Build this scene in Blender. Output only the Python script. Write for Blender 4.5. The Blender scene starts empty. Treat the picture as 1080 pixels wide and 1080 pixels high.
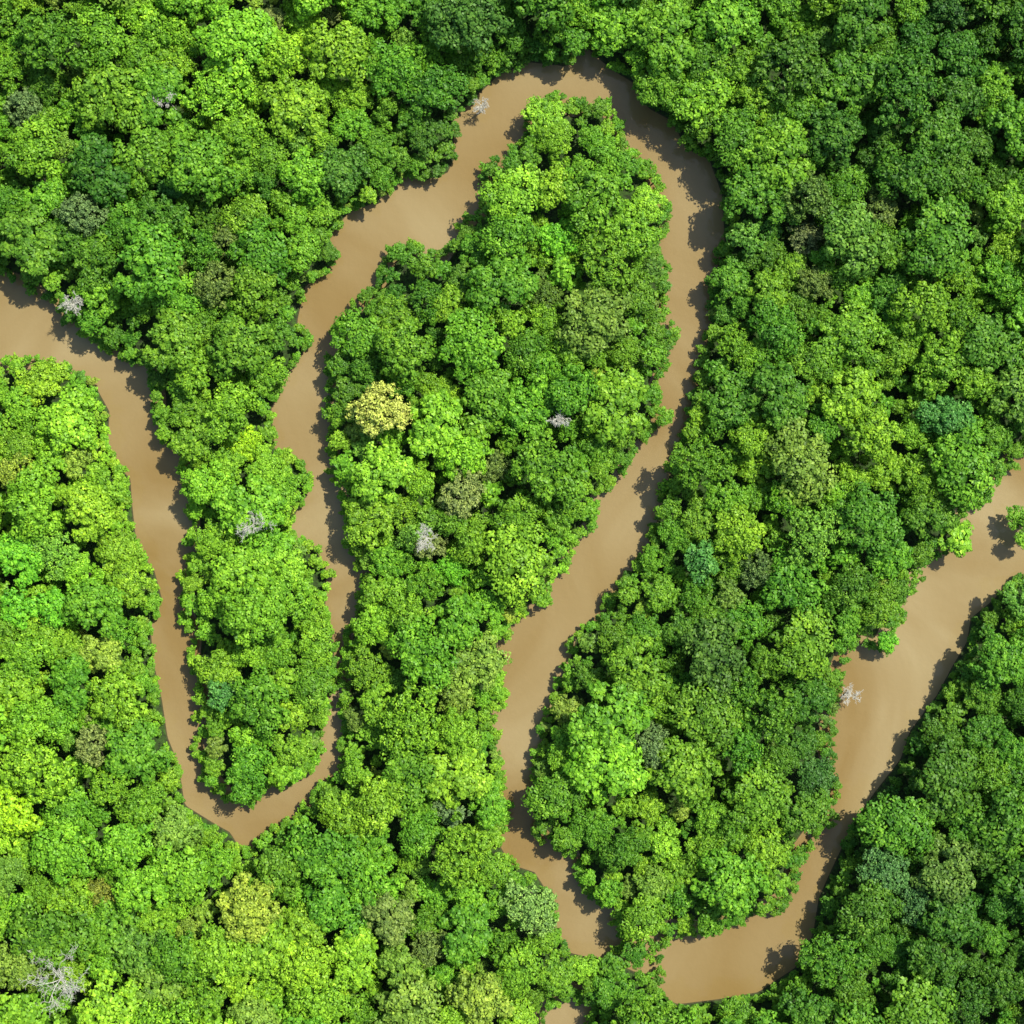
import bpy, math, random
import numpy as np
from mathutils import Vector, Matrix
S=0.25; HC=450.0
rng=np.random.default_rng(7); random.seed(7)
sc=bpy.context.scene

# ---------------------------------------------------------------- river outline (plan survey, units of 0.25 m, origin top-left)
left=[(-400,400),(-150,365),(0,381),(35,374),(75,386),(100,401),(116,430),(114,462),(124,486),(138,500),(140,530),(145,575),(163,598),(173,635),(160,665),(163,700),(172,740),(178,780),(190,810),(196,850),(225,868),(243,878),(254,896),(270,885),(285,870),(315,855),(325,838),(350,815),(360,795),(356,765),(358,730),(362,690),(360,668),(375,650),(378,600),(365,580),(358,530),(347,505),(346,470),(342,440),(345,400),(343,370),(350,335),(370,320),(395,295),(408,264),(430,250),(450,262),(465,264),(475,250),(490,228),(507,215),(511,190),(505,170),(530,160),(550,150),(553,120),(565,102),(590,97),(605,106),(622,102),(643,105),(655,125),(663,155),(688,170),(700,195),(708,225),(705,242),(692,258),(706,275),(710,300),(700,320),(713,345),(709,380),(697,400),(699,430),(687,460),(668,485),(650,512),(632,527),(631,550),(607,573),(602,600),(582,618),(577,640),(547,655),(533,680),(534,740),(527,760),(530,800),(538,850),(532,890),(545,912),(570,920),(583,940),(592,975),(592,990),(608,1003),(632,1006)]
right=[(652,992),(640,965),(612,938),(603,905),(580,897),(563,880),(558,850),(560,800),(568,765),(580,730),(593,700),(603,665),(630,650),(636,630),(660,602),(680,570),(690,540),(700,500),(716,460),(730,410),(738,370),(748,330),(747,290),(760,250),(757,200),(745,167),(720,155),(706,126),(680,112),(668,87),(640,70),(618,50),(602,70),(560,65),(530,78),(507,100),(485,123),(488,160),(477,182),(450,192),(424,188),(415,203),(395,216),(370,225),(353,245),(358,270),(345,290),(325,303),(318,335),(331,352),(328,367),(305,395),(290,430),(293,468),(316,475),(330,505),(322,532),(308,560),(337,575),(350,605),(348,640),(357,680),(358,712),(350,740),(346,770),(340,800),(320,822),(290,835),(260,850),(235,846),(212,822),(203,790),(207,755),(205,722),(195,700),(197,680),(190,650),(190,610),(195,570),(196,530),(190,492),(180,468),(166,480),(160,440),(158,410),(150,387),(120,375),(95,362),(70,342),(45,316),(20,298),(0,290),(-150,275),(-400,320)]
P1=left+right
P2=[(700,1003),(715,990),(752,992),(790,972),(820,967),(843,952),(848,912),(862,893),(880,872),(891,840),(882,800),(885,750),(893,712),(905,682),(935,692),(950,665),(960,638),(976,620),(980,598),(1010,586),(1030,578),(1018,550),(1045,530),(1060,505),(1082,485),(1180,440),(1400,420),(1400,520),(1200,550),(1100,590),(1065,605),(1050,625),(1022,648),(1018,675),(1003,700),(987,730),(957,770),(947,800),(922,832),(898,865),(884,895),(870,925),(858,952),(852,990),(835,1022),(800,1045),(760,1052),(720,1057),(704,1045)]
P3=[(578,1066),(600,1053),(620,1060),(614,1085),(640,1200),(650,1400),(600,1400),(590,1200),(574,1085)]
polys=[P1,P2,P3]
X0=-340; X1=1420; ST=4
gx=np.arange(X0,X1+1,ST,dtype=float); NG=len(gx)
GX,GY=np.meshgrid(gx,gx)
def sdf(polys):
    best=np.full(GX.shape,1e9); ins=np.zeros(GX.shape,bool)
    for P in polys:
        n=len(P); inn=np.zeros(GX.shape,bool)
        for i in range(n):
            ax,ay=P[i]; bx,by=P[(i+1)%n]
            dx,dy=bx-ax,by-ay
            t=np.clip(((GX-ax)*dx+(GY-ay)*dy)/(dx*dx+dy*dy+1e-9),0,1)
            d=(GX-ax-t*dx)**2+(GY-ay-t*dy)**2
            best=np.minimum(best,d)
            if ay!=by:
                c=((ay>GY)!=(by>GY))&(GX<dx*(GY-ay)/(by-ay)+ax)
                inn^=c
        ins|=inn
    d=np.sqrt(best)
    return np.where(ins,-d,d)
SD=np.minimum(sdf([P1,P3])-.5,sdf([P2])-4)
def samp(F,x,y):
    u=(x-X0)/ST; v=(y-X0)/ST
    i=min(max(int(u),0),NG-2); j=min(max(int(v),0),NG-2)
    a=u-i;b=v-j
    return (F[j,i]*(1-a)+F[j,i+1]*a)*(1-b)+(F[j+1,i]*(1-a)+F[j+1,i+1]*a)*b
def P2W(x,y,z=0.0):
    f=(HC-z)/HC
    return ((x-540)*S*f,(540-y)*S*f)

def vnoise(seed,scale):
    r=np.random.default_rng(seed); T=r.random((64,64))
    def f(x,y):
        u=x/scale+20; v=y/scale+20
        i=int(math.floor(u)); j=int(math.floor(v)); a=u-i;b=v-j
        a=a*a*(3-2*a); b=b*b*(3-2*b)
        g=lambda p,q:T[q%64,p%64]
        return (g(i,j)*(1-a)+g(i+1,j)*a)*(1-b)+(g(i,j+1)*(1-a)+g(i+1,j+1)*a)*b
    return f
n1=vnoise(1,170); n2=vnoise(2,60); n3=vnoise(3,90)

# ---------------------------------------------------------------- node helpers
def newmat(name):
    m=bpy.data.materials.new(name); m.use_nodes=True
    nt=m.node_tree; nt.nodes.clear(); return m,nt
def N(nt,t,**k):
    n=nt.nodes.new(t)
    for a,b in k.items(): setattr(n,a,b)
    return n
def leafmat(name,tint=None):
    m,nt=newmat(name); L=nt.links
    out=N(nt,'ShaderNodeOutputMaterial')
    if tint is None:
        ti=N(nt,'ShaderNodeAttribute',attribute_type='GEOMETRY',attribute_name='tint'); tc=ti.outputs['Color']
    else:
        ti=N(nt,'ShaderNodeRGB'); ti.outputs[0].default_value=(*tint,1); tc=ti.outputs[0]
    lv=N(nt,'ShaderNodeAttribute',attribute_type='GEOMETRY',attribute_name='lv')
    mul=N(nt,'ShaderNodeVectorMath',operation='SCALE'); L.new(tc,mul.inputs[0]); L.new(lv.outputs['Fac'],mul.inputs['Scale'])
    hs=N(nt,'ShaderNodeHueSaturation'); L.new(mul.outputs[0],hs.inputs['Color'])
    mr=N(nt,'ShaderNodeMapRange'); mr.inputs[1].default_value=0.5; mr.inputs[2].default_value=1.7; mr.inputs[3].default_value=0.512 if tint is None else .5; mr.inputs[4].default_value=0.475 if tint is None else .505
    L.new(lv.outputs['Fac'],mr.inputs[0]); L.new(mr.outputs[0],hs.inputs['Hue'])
    pb=N(nt,'ShaderNodeBsdfPrincipled'); pb.inputs['Roughness'].default_value=0.5; pb.inputs['Specular IOR Level'].default_value=0.3
    L.new(hs.outputs[0],pb.inputs['Base Color'])
    tr=N(nt,'ShaderNodeBsdfTranslucent'); L.new(hs.outputs[0],tr.inputs['Color'])
    mx=N(nt,'ShaderNodeMixShader'); mx.inputs[0].default_value=0.13
    L.new(pb.outputs[0],mx.inputs[1]); L.new(tr.outputs[0],mx.inputs[2]); L.new(mx.outputs[0],out.inputs[0])
    return m
def barkmat(name,c1,c2):
    m,nt=newmat(name); L=nt.links
    out=N(nt,'ShaderNodeOutputMaterial'); pb=N(nt,'ShaderNodeBsdfPrincipled'); pb.inputs['Roughness'].default_value=0.85
    no=N(nt,'ShaderNodeTexNoise'); no.inputs['Scale'].default_value=1.5; no.inputs['Detail'].default_value=5
    tc=N(nt,'ShaderNodeTexCoord'); L.new(tc.outputs['Object'],no.inputs['Vector'])
    cr=N(nt,'ShaderNodeValToRGB'); cr.color_ramp.elements[0].position=.3; cr.color_ramp.elements[1].position=.7
    cr.color_ramp.elements[0].color=(*c1,1); cr.color_ramp.elements[1].color=(*c2,1)
    L.new(no.outputs['Fac'],cr.inputs[0]); L.new(cr.outputs[0],pb.inputs['Base Color']); L.new(pb.outputs[0],out.inputs[0])
    return m
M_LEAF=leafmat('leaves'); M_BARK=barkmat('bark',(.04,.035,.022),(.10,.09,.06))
M_DEAD=barkmat('dead_wood',(.50,.49,.40),(.76,.73,.62))

# ---------------------------------------------------------------- geometry builders
def norm(v): return v/(np.linalg.norm(v,axis=-1,keepdims=True)+1e-9)
def tube(V,F,p0,p1,r0,r1,seg=5):
    p0=np.array(p0,float);p1=np.array(p1,float)
    d=norm(p1-p0); a=np.array([1,0,0]) if abs(d[0])<.8 else np.array([0,1,0])
    u=norm(np.cross(d,a)); w=np.cross(d,u); b=len(V)
    for p,r in((p0,r0),(p1,r1)):
        for k in range(seg):
            t=2*math.pi*k/seg; V.append(tuple(p+r*(math.cos(t)*u+math.sin(t)*w)))
    for k in range(seg):
        F.append((b+k,b+(k+1)%seg,b+seg+(k+1)%seg,b+seg+k))
def leafquads(pos,nrm,L,W,rg):
    n=len(pos); a=rg.normal(size=(n,3)); u=norm(np.cross(nrm,a)); w=np.cross(nrm,u)
    L=L[:,None];W=W[:,None]
    v=np.empty((n,4,3)); v[:,0]=pos-u*L*.5; v[:,1]=pos+w*W*.5+nrm*W*.12; v[:,2]=pos+u*L*.5; v[:,3]=pos-w*W*.5+nrm*W*.12
    return v.reshape(-1,3)
def tree_mesh(name,seed,R,H,nl,leaf,nc=12,npl=30,hc=.6,lobr=(.20,.36),clr=(.28,.48),jit=.42,matl=None,zj=.12):
    rg=np.random.default_rng(seed)
    base=H-hc*R*1.3; lobes=[]
    ex=1+rg.uniform(-.18,.18); ph=rg.uniform(0,6.28)
    edge=[rg.uniform(.82,1.15) for _ in range(6)]
    for i in range(nl):
        th=i*2.39996+ph+rg.uniform(-.5,.5)
        e=edge[int((th%6.283)/6.284*6)]
        rl=R*rg.uniform(*lobr)
        rho=min(R*.80*math.sqrt((i+.2)/nl)*rg.uniform(.8,1.15)*e,R*1.06-rl)
        z=base+hc*R*(1-(rho/R)**2*1.35)+rg.uniform(-zj,zj)*R
        lobes.append((rho*math.cos(th)*ex,rho*math.sin(th)/ex,z,rl))
    LO=np.array(lobes)
    P=[];Nn=[];LV=[]
    for li,(lx,ly,lz,rl) in enumerate(lobes):
        lc=np.array([lx,ly,lz]); ltone=rg.uniform(.89,1.13)
        k=max(4,int(nc*rg.uniform(.8,1.2)*(rl/(R*.5*(lobr[0]+lobr[1])))**1.6))
        for j in range(k):
            zz=1-(j+.5)/k*1.0; th=j*2.39996+rg.uniform(-.6,.6); s=math.sqrt(max(0,1-zz*zz))
            d=np.array([s*math.cos(th),s*math.sin(th),zz])
            c=lc+d*rl*rg.uniform(.65,1.0)*np.array([1,1,.85]); rc=rl*rg.uniform(*clr); tone=ltone*rg.uniform(.82,1.2)
            n=int(npl*rg.uniform(.8,1.2))
            u=rg.normal(size=(n,3)); u[:,2]=np.abs(u[:,2])-.05; u=norm(u)
            p=c+u*rc*rg.uniform(.65,1.15,size=(n,1))*np.array([1,1,.85])
            keep=np.ones(n,bool)
            for lj in range(len(LO)):
                if lj==li: continue
                q=p-LO[lj,:3]; r2=(q[:,0]**2+q[:,1]**2)/(LO[lj,3]*.8)**2; below=q[:,2]<LO[lj,3]*.5
                keep&=~((r2<1)&below)
            P.append(p[keep])
            tl=(.84+.32*np.clip(u[:,2],0,1))*rg.uniform(.74,1.28,size=n)*tone  # upward leaves toned brighter: paler sun leaves plus painted sunlit-top contrast
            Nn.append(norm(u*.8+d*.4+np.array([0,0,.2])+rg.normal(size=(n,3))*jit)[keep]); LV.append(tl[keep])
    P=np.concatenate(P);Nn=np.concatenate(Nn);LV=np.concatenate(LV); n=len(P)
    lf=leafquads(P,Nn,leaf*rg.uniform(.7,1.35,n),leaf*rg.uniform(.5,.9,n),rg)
    V=[];F=[]
    sp=(rg.uniform(-.3,.3),rg.uniform(-.3,.3),base-.15*R); r0=.03*H
    tube(V,F,(0,0,-1.5),(sp[0]*.5,sp[1]*.5,sp[2]*.5),r0*1.3,r0*.8,6); tube(V,F,(sp[0]*.5,sp[1]*.5,sp[2]*.5),sp,r0*.8,r0*.55,6)
    for lx,ly,lz,rl in lobes[::2]:
        mid=(sp[0]*.5+lx*.5+rg.uniform(-.2,.2),sp[1]*.5+ly*.5,sp[2]*.6+lz*.4)
        tube(V,F,sp,mid,r0*.4,r0*.25,4); tube(V,F,mid,(lx,ly,lz+rl*.2),r0*.25,r0*.08,4)
    nb=len(F)
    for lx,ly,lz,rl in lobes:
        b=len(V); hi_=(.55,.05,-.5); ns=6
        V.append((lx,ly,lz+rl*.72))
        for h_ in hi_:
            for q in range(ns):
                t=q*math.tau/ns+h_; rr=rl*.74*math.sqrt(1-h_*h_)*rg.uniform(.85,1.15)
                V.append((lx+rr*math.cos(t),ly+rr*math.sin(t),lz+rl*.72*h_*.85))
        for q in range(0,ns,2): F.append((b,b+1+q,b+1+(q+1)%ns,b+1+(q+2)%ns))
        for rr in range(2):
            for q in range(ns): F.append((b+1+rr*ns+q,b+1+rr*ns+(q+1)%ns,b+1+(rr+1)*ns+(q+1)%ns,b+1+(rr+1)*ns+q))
    nf=len(F); vb=len(V)
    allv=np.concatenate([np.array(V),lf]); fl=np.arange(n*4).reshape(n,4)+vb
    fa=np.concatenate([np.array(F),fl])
    me=bpy.data.meshes.new(name); me.vertices.add(len(allv)); me.vertices.foreach_set('co',allv.ravel())
    me.loops.add(fa.size); me.loops.foreach_set('vertex_index',fa.ravel().astype(np.int32))
    me.polygons.add(len(fa)); me.polygons.foreach_set('loop_start',np.arange(0,fa.size,4,dtype=np.int32))
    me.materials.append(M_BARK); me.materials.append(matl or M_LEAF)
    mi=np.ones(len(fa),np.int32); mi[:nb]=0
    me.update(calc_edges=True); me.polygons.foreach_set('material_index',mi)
    at=me.attributes.new('lv','FLOAT','FACE'); lv=np.ones(len(fa),np.float32); lv[nb:nf]=.55; lv[nf:]=LV; at.data.foreach_set('value',lv)  # lobe cores coloured dark: older inner foliage with its shade painted in
    me.update(); me.validate()
    return me
col=bpy.data.collections.new('rainforest_tree_kinds')
kinds=[]
def addk(cls,me,R,H):
    o=bpy.data.objects.new('kind_%02d'%len(kinds),me); col.objects.link(o); kinds.append((cls,R,H))
for i in range(8):
    R=[7.2,6.8,7.8,7,7.5,8,7.4,8.2][i]; H=[16,15,17,16,17,17,15,18][i]
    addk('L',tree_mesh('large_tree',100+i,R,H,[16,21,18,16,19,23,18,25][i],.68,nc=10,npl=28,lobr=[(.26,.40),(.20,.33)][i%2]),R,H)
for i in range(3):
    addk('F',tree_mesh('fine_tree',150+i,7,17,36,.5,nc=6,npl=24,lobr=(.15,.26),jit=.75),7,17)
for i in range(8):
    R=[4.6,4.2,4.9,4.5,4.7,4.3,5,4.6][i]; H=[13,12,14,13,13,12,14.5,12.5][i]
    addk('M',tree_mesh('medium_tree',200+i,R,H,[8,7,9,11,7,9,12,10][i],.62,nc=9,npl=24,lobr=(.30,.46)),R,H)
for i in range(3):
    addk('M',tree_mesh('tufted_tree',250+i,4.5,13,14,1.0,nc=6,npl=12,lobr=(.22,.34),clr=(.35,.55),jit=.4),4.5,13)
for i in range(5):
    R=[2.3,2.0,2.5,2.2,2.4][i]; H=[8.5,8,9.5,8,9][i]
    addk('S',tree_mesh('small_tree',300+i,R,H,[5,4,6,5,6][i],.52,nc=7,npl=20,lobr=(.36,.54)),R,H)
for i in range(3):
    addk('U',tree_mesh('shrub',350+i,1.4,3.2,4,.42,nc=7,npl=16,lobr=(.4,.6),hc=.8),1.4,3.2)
byc={c:[i for i,k in enumerate(kinds) if k[0]==c] for c in 'LFMSU'}

# ---------------------------------------------------------------- foliage tone by district (botanical variation)
DARK=np.array([.060,.190,.015]); MID=np.array([.145,.37,.020]); BRI=np.array([.275,.575,.028])
blobs=[(280,60,120,.45),(100,40,90,.15),(60,560,140,.3),(20,850,80,.45),(250,960,300,.25),(270,560,90,.3),(270,720,90,.15),(440,480,80,.2),(480,700,140,.15),(540,230,60,.2),
(1000,80,160,-.3),(850,120,150,-.1),(790,700,120,-.12),(1000,850,150,-.36),(1000,1000,120,-.28),(450,330,90,-.2),(800,860,110,.05),(120,230,90,-.15),(450,110,60,-.2),(900,400,140,.08),(640,240,70,.1),(40,470,70,.1),(700,620,100,-.1)]
def tone(x,y):
    t=.0
    for bx,by,br,a in blobs:
        t+=a*math.exp(-((x-bx)**2+(y-by)**2)/(br*br))
    return t
def tint(x,y):
    t=.42+tone(x,y)+(n1(x,y)-.5)*.25+(n2(x,y)-.5)*.25+random.gauss(0,.13)
    t=min(max(t,0),1.1)
    c=DARK+(MID-DARK)*(t/.5) if t<.5 else MID+(BRI-MID)*((t-.5)/.5)
    c=c.copy(); h=random.random()
    if h<.025: c=c*np.array([1.0,.92,1.6])
    elif h<.07: c=c*np.array([1.2,.92,1.7])+np.array([.02,.01,.005])
    c[0]*=random.uniform(.85,1.15)
    return c
pts=[];G={}
def put(x,y,r,k,sc_,col_,zoff=0):
    cls,R,H=kinds[k]
    d=samp(SD,x,y)*S
    zs=.74+.26*min(max((d-2)/12,0),1)
    zs*=random.uniform(.89,1.11)
    if sc_>1.15: zs*=.88
    zc=H*sc_*.9*zs
    wx,wy=P2W(x,y,zc)
    pts.append((wx,wy,.9+zoff,sc_,k,col_,zs))
def near(x,y,r,ratio):
    cx,cy=int(x//40),int(y//40)
    for i in range(cx-2,cx+3):
        for j in range(cy-2,cy+3):
            for (px,py,pr) in G.get((i,j),()):
                if (px-x)**2+(py-y)**2<(ratio*(pr+r))**2: return True
    return False
def reg(x,y,r): G.setdefault((int(x//40),int(y//40)),[]).append((x,y,r))
OL=(.18,.29,.05); PO=(.29,.39,.09); GG=(.17,.30,.08); BG=(.10,.32,.05); LM=(.34,.64,.02); EM=(.16,.51,.025); BR=(.24,.53,.03)
spec=[(226,302,27,OL,'F'),(240,252,22,OL,'F'),(86,226,28,GG,'F'),(108,945,22,(.27,.34,.04),'F'),(96,785,24,PO,'F'),(474,855,20,(.22,.38,.12),'F'),(255,468,20,LM,'L'),(488,522,30,PO,'F'),(520,490,22,OL,'F'),(405,500,34,BR,'L'),(452,575,20,PO,'F'),(235,732,20,BG,'M'),(848,250,22,(.20,.27,.08),'F'),(930,220,26,OL,'F'),(740,592,22,BG,'M'),(1000,440,28,BG,'L'),(935,915,34,(.11,.28,.06),'F'),(970,950,26,(.10,.26,.06),'F'),(1052,88,24,MID,'L'),(408,970,30,OL,'L'),(450,1000,24,OL,'F'),(560,955,32,(.26,.48,.09),'F'),(182,200,17,BG,'M'),(690,790,28,GG,'F'),(15,850,32,LM,'L'),(20,590,30,EM,'L'),(20,640,24,EM,'M'),(60,640,22,EM,'M'),(540,205,34,BR,'L'),(590,250,24,EM,'L'),(575,125,24,BR,'L'),(680,215,24,BR,'L'),(475,600,20,EM,'L'),(1010,568,20,BR,'M'),(750,860,24,MID,'L'),(700,890,24,BR,'L'),(290,690,24,MID,'L'),(300,600,24,BR,'L'),(280,500,22,BR,'L'),(800,380,24,MID,'L'),(700,440,12,MID,'M'),(860,300,22,OL,'F'),(800,600,24,(.13,.24,.05),'F'),(360,180,34,(.08,.23,.02),'L'),(25,110,24,GG,'F'),(940,310,24,DARK*1.3,'L'),(290,20,18,PO,'F'),(345,15,16,PO,'F'),(315,70,14,(.3,.38,.10),'F'),(1070,545,13,MID,'M'),(1092,550,16,MID,'M'),(1080,568,13,BR,'M'),(615,1022,15,BR,'M'),(935,676,13,EM,'M'),(690,800,22,GG,'F'),(250,180,24,MID,'L')]
for x,y,r,c,cl in spec:
    if near(x,y,r,.5): continue
    k=random.choice(byc[cl]); put(x,y,r,k,r*S/kinds[k][1],np.array(c)); reg(x,y,r*.85)
for s in [(401,434,32)]: reg(*s)
lo,hi=-150,1230
def fill(cls,rmin,rmax,tries,ratio,edge,fp=.0):
    c=0
    for _ in range(tries):
        x=random.uniform(lo,hi);y=random.uniform(lo,hi);r=random.uniform(rmin,rmax)
        if samp(SD,x,y)<r*edge*random.uniform(.9,1.05): continue
        if near(x,y,r,ratio): continue
        cl='F' if (cls=='L' and random.random()<fp) else cls
        k=random.choice(byc[cl]); put(x,y,r,k,r*S/kinds[k][1],tint(x,y)); reg(x,y,r); c+=1
    return c
cn=[fill('L',34,44,500,.62,.98,.10),fill('L',21,34,8500,.61,.96,.10),fill('M',11,20,26000,.64,.90),fill('S',7,11,38000,.69,.86)]
c=0
for _ in range(60000):
    x=random.uniform(lo,hi);y=random.uniform(lo,hi); d=samp(SD,x,y)
    if d<1.0 or d>10: continue
    r=random.uniform(4,7.5)
    if near(x,y,r,.42): continue
    k=random.choice(byc['U']); put(x,y,r,k,r*S/kinds[k][1],tint(x,y)); reg(x,y,r); c+=1
me=bpy.data.meshes.new('rainforest_canopy'); n=len(pts)
me.vertices.add(n); me.vertices.foreach_set('co',np.array([(p[0],p[1],p[2]) for p in pts],np.float32).ravel())
a=me.attributes.new('scl','FLOAT_VECTOR','POINT'); a.data.foreach_set('vector',np.array([(p[3],p[3],p[3]*p[6]) for p in pts],np.float32).ravel())
a=me.attributes.new('rot','FLOAT_VECTOR','POINT'); a.data.foreach_set('vector',np.array([(0,0,random.uniform(0,6.283)) for p in pts],np.float32).ravel())
a=me.attributes.new('kind','INT','POINT'); a.data.foreach_set('value',np.array([p[4] for p in pts],np.int32))
a=me.attributes.new('tint','FLOAT_COLOR','POINT'); a.data.foreach_set('color',np.array([(*p[5],1) for p in pts],np.float32).ravel())
forest=bpy.data.objects.new('rainforest_canopy',me); sc.collection.objects.link(forest)
ng=bpy.data.node_groups.new('plant_forest','GeometryNodeTree')
ng.interface.new_socket('Geometry',in_out='INPUT',socket_type='NodeSocketGeometry'); ng.interface.new_socket('Geometry',in_out='OUTPUT',socket_type='NodeSocketGeometry')
gi=N(ng,'NodeGroupInput');go=N(ng,'NodeGroupOutput')
ci=N(ng,'GeometryNodeCollectionInfo'); ci.inputs['Collection'].default_value=col; ci.inputs['Separate Children'].default_value=True; ci.inputs['Reset Children'].default_value=True
mp=N(ng,'GeometryNodeMeshToPoints'); ip=N(ng,'GeometryNodeInstanceOnPoints'); ip.inputs['Pick Instance'].default_value=True
def na(nm,dt): 
    q=N(ng,'GeometryNodeInputNamedAttribute',data_type=dt); q.inputs['Name'].default_value=nm; return q.outputs['Attribute']
ng.links.new(gi.outputs[0],mp.inputs['Mesh']); ng.links.new(mp.outputs[0],ip.inputs['Points']); ng.links.new(ci.outputs[0],ip.inputs['Instance'])
ng.links.new(na('kind','INT'),ip.inputs['Instance Index']); ng.links.new(na('scl','FLOAT_VECTOR'),ip.inputs['Scale'])
er=N(ng,'FunctionNodeEulerToRotation'); ng.links.new(na('rot','FLOAT_VECTOR'),er.inputs[0]); ng.links.new(er.outputs[0],ip.inputs['Rotation'])
rz=N(ng,'GeometryNodeRealizeInstances'); ng.links.new(ip.outputs[0],rz.inputs[0]); ng.links.new(rz.outputs[0],go.inputs[0])
md=forest.modifiers.new('plant','NODES'); md.node_group=ng

# ---------------------------------------------------------------- yellow flowering tree
ymat=leafmat('yellow_blossom',(.60,.66,.12))
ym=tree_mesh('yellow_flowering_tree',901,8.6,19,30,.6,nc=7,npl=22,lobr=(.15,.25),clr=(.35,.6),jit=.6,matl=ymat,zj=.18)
yo=bpy.data.objects.new('yellow_flowering_tree',ym); sc.collection.objects.link(yo)
wx,wy=P2W(401,434,16); yo.location=(wx,wy,.9)

# ---------------------------------------------------------------- bare dead trees
def dead_tree(name,px,py,R,H,seed,lean=(0,0)):
    rg=np.random.default_rng(seed); V=[];F=[]
    def br(p,d,l,r,lev):
        n=3
        for s in range(n):
            d=norm(d+rg.normal(size=3)*.2+np.array([0,0,.05])); q=p+d*l/n; r1=r*.78
            tube(V,F,p,q,r,r1,4)
            if lev<4:
                for _ in range(2):
                    if rg.random()<.8:
                        dd=norm(d*.6+norm(rg.normal(size=3)*np.array([1,1,.35]))*.85); br(q,dd,l*rg.uniform(.42,.66),max(r1*.6,.04),lev+1)
            p=q; r=r1
    top=np.array([lean[0],lean[1],H-R*.6]); tube(V,F,(0,0,-1),top*.5,.4,.3,8); tube(V,F,top*.5,top,.3,.2,8)
    for k in range(6):
        t=k*1.05+rg.uniform(-.4,.4); br(top,norm(np.array([math.cos(t),math.sin(t),.45])),R*.8,.15,1)
    me=bpy.data.meshes.new(name); me.from_pydata([tuple(v) for v in V],[],F); me.materials.append(M_DEAD)
    o=bpy.data.objects.new(name,me); sc.collection.objects.link(o); wx,wy=P2W(px,py,H*.9); o.location=(wx-lean[0],wy-lean[1],.9)
for i,(px,py,R,H) in enumerate([(62,1035,8,20),(268,552,4.2,17),(590,440,2.8,17),(174,103,2.6,17),(450,568,3.2,19),(78,322,2.8,13),(897,733,2.6,6),(508,112,2,5)]):
    dead_tree('dead_tree',px,py,R,H,500+i)

# ---------------------------------------------------------------- terrain and river
C=polys+[[(598,980),(640,985),(720,1003),(715,1045),(660,1020),(600,1005)]]
SDg=np.minimum(sdf(C),SD)*S
ext=np.concatenate([[-9000,-3000,-1200],gx,[X1+1200,X1+3000,X1+9000]])
n=len(ext); VV=[]
for j,yy in enumerate(ext):
    for i,xx in enumerate(ext):
        d=samp(SDg,min(max(xx,X0),X1),min(max(yy,X0),X1))
        t=max(-1,min(1,(d-2.1)/1.6)); z=1.0*t+ (n2(xx,yy)-.5)*.5*(t>.9)
        wx,wy=P2W(xx,yy,9); VV.append((wx,wy,z))
FF=[(j*n+i,(j+1)*n+i,(j+1)*n+i+1,j*n+i+1) for j in range(n-1) for i in range(n-1)]
gm=bpy.data.meshes.new('ground'); gm.from_pydata(VV,[],FF); ground=bpy.data.objects.new('ground',gm); sc.collection.objects.link(ground)
gm.polygons.foreach_set('use_smooth',[True]*len(gm.polygons))
m,nt=newmat('forest_floor'); out=N(nt,'ShaderNodeOutputMaterial'); pb=N(nt,'ShaderNodeBsdfPrincipled'); pb.inputs['Roughness'].default_value=.95
geo=N(nt,'ShaderNodeNewGeometry'); no=N(nt,'ShaderNodeTexNoise'); no.inputs['Scale'].default_value=.9; no.inputs['Detail'].default_value=8; nt.links.new(geo.outputs['Position'],no.inputs['Vector'])
cr=N(nt,'ShaderNodeValToRGB'); e=cr.color_ramp.elements; e[0].position=.35; e[0].color=(.022,.032,.010,1); e[1].position=.65; e[1].color=(.05,.12,.012,1)
nt.links.new(no.outputs['Fac'],cr.inputs[0])
sx=N(nt,'ShaderNodeSeparateXYZ'); nt.links.new(geo.outputs['Position'],sx.inputs[0])
mr=N(nt,'ShaderNodeMapRange'); mr.inputs[1].default_value=.05; mr.inputs[2].default_value=.3; nt.links.new(sx.outputs['Z'],mr.inputs[0])
mx=N(nt,'ShaderNodeMixRGB'); mx.inputs[1].default_value=(.075,.065,.026,1); nt.links.new(mr.outputs[0],mx.inputs[0]); nt.links.new(cr.outputs[0],mx.inputs[2])
bp=N(nt,'ShaderNodeBump'); bp.inputs['Distance'].default_value=.6; nt.links.new(no.outputs['Fac'],bp.inputs['Height']); nt.links.new(bp.outputs[0],pb.inputs['Normal'])
nt.links.new(mx.outputs[0],pb.inputs['Base Color']); nt.links.new(pb.outputs[0],out.inputs[0]); gm.materials.append(m)

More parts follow.
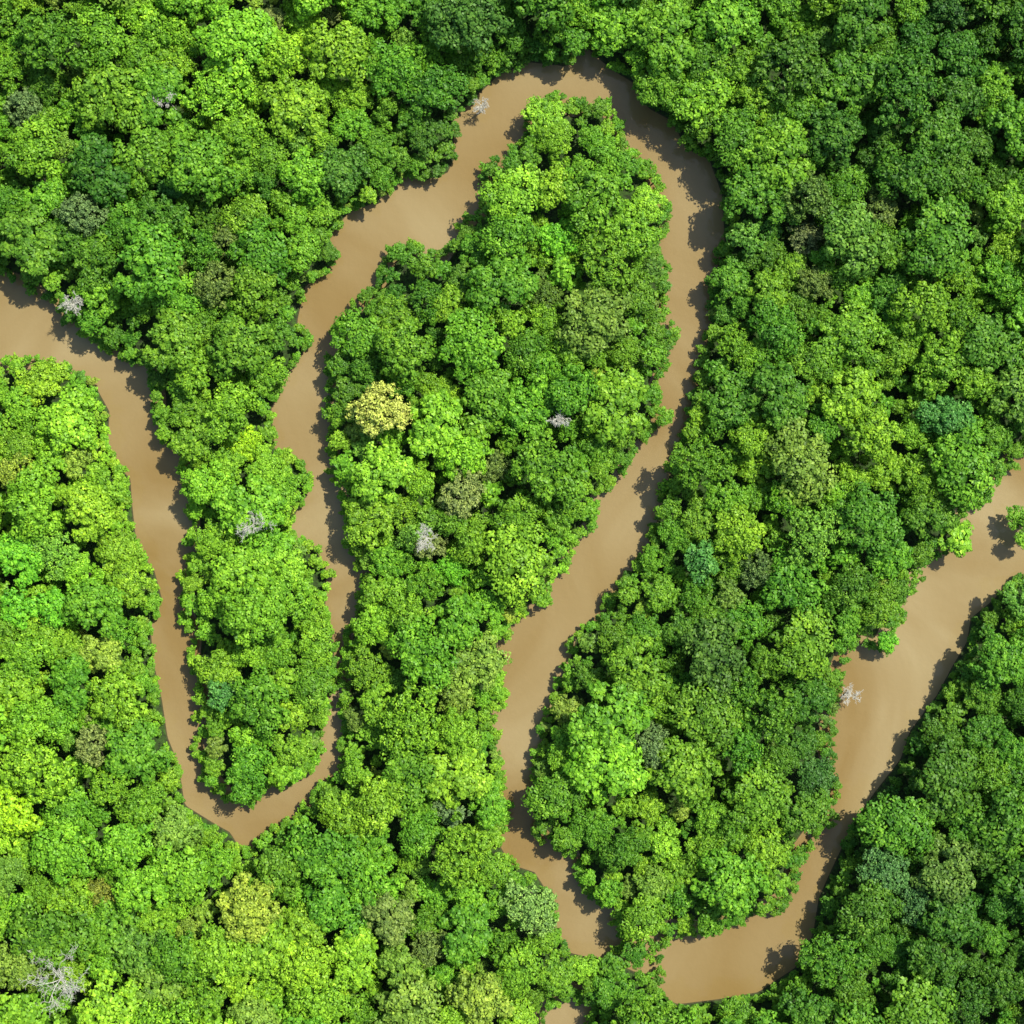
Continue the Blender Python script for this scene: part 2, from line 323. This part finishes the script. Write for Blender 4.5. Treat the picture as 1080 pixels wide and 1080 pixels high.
wm=bpy.data.meshes.new('river'); B=420
wm.from_pydata([(-B,-B,0),(B,-B,0),(B,B,0),(-B,B,0)],[],[(0,1,2,3)]); river=bpy.data.objects.new('river',wm); sc.collection.objects.link(river)
m,nt=newmat('muddy_water'); out=N(nt,'ShaderNodeOutputMaterial'); pb=N(nt,'ShaderNodeBsdfPrincipled')
pb.inputs['Roughness'].default_value=.03; pb.inputs['IOR'].default_value=1.36
geo=N(nt,'ShaderNodeNewGeometry')
no=N(nt,'ShaderNodeTexNoise'); no.inputs['Scale'].default_value=.016; no.inputs['Detail'].default_value=4; no.inputs['Roughness'].default_value=.45; no.inputs['Distortion'].default_value=1.6; nt.links.new(geo.outputs['Position'],no.inputs['Vector'])
cr=N(nt,'ShaderNodeValToRGB'); e=cr.color_ramp.elements; e[0].position=.34; e[0].color=(.27,.182,.062,1); e[1].position=.68; e[1].color=(.385,.300,.145,1)
nt.links.new(no.outputs['Fac'],cr.inputs[0]); nt.links.new(cr.outputs[0],pb.inputs['Base Color'])
nr=N(nt,'ShaderNodeTexNoise'); nr.inputs['Scale'].default_value=.5; nr.inputs['Detail'].default_value=4; nt.links.new(geo.outputs['Position'],nr.inputs['Vector'])
bp=N(nt,'ShaderNodeBump'); bp.inputs['Strength'].default_value=.4; bp.inputs['Distance'].default_value=.2; nt.links.new(nr.outputs['Fac'],bp.inputs['Height']); nt.links.new(bp.outputs[0],pb.inputs['Normal'])
nt.links.new(pb.outputs[0],out.inputs[0]); wm.materials.append(m)

# ---------------------------------------------------------------- light
EL=math.radians(57); AZ=math.radians(50)
d=Vector((math.sin(AZ)*math.cos(EL),math.cos(AZ)*math.cos(EL),math.sin(EL)))
sl=bpy.data.lights.new('sun','SUN'); sl.energy=5; sl.angle=math.radians(.6); sl.color=(1,.955,.86)
so=bpy.data.objects.new('sun',sl); sc.collection.objects.link(so); so.rotation_euler=d.to_track_quat('Z','Y').to_euler(); so.location=d*300
w=bpy.data.worlds.new('World'); sc.world=w; w.use_nodes=True; nt=w.node_tree
bg=nt.nodes['Background']; sk=nt.nodes.new('ShaderNodeTexSky'); sk.sky_type='NISHITA'; sk.sun_disc=False; sk.sun_elevation=EL; sk.sun_rotation=AZ
nt.links.new(sk.outputs[0],bg.inputs[0]); bg.inputs[1].default_value=.15
cam=bpy.data.cameras.new('camera'); co=bpy.data.objects.new('camera',cam); sc.collection.objects.link(co); sc.camera=co
co.location=(0,0,HC); cam.sensor_width=36; cam.lens=18/(135/HC); cam.clip_end=20000; cam.clip_start=1
sc.view_settings.view_transform='Standard'; sc.view_settings.look='None'; sc.view_settings.exposure=0
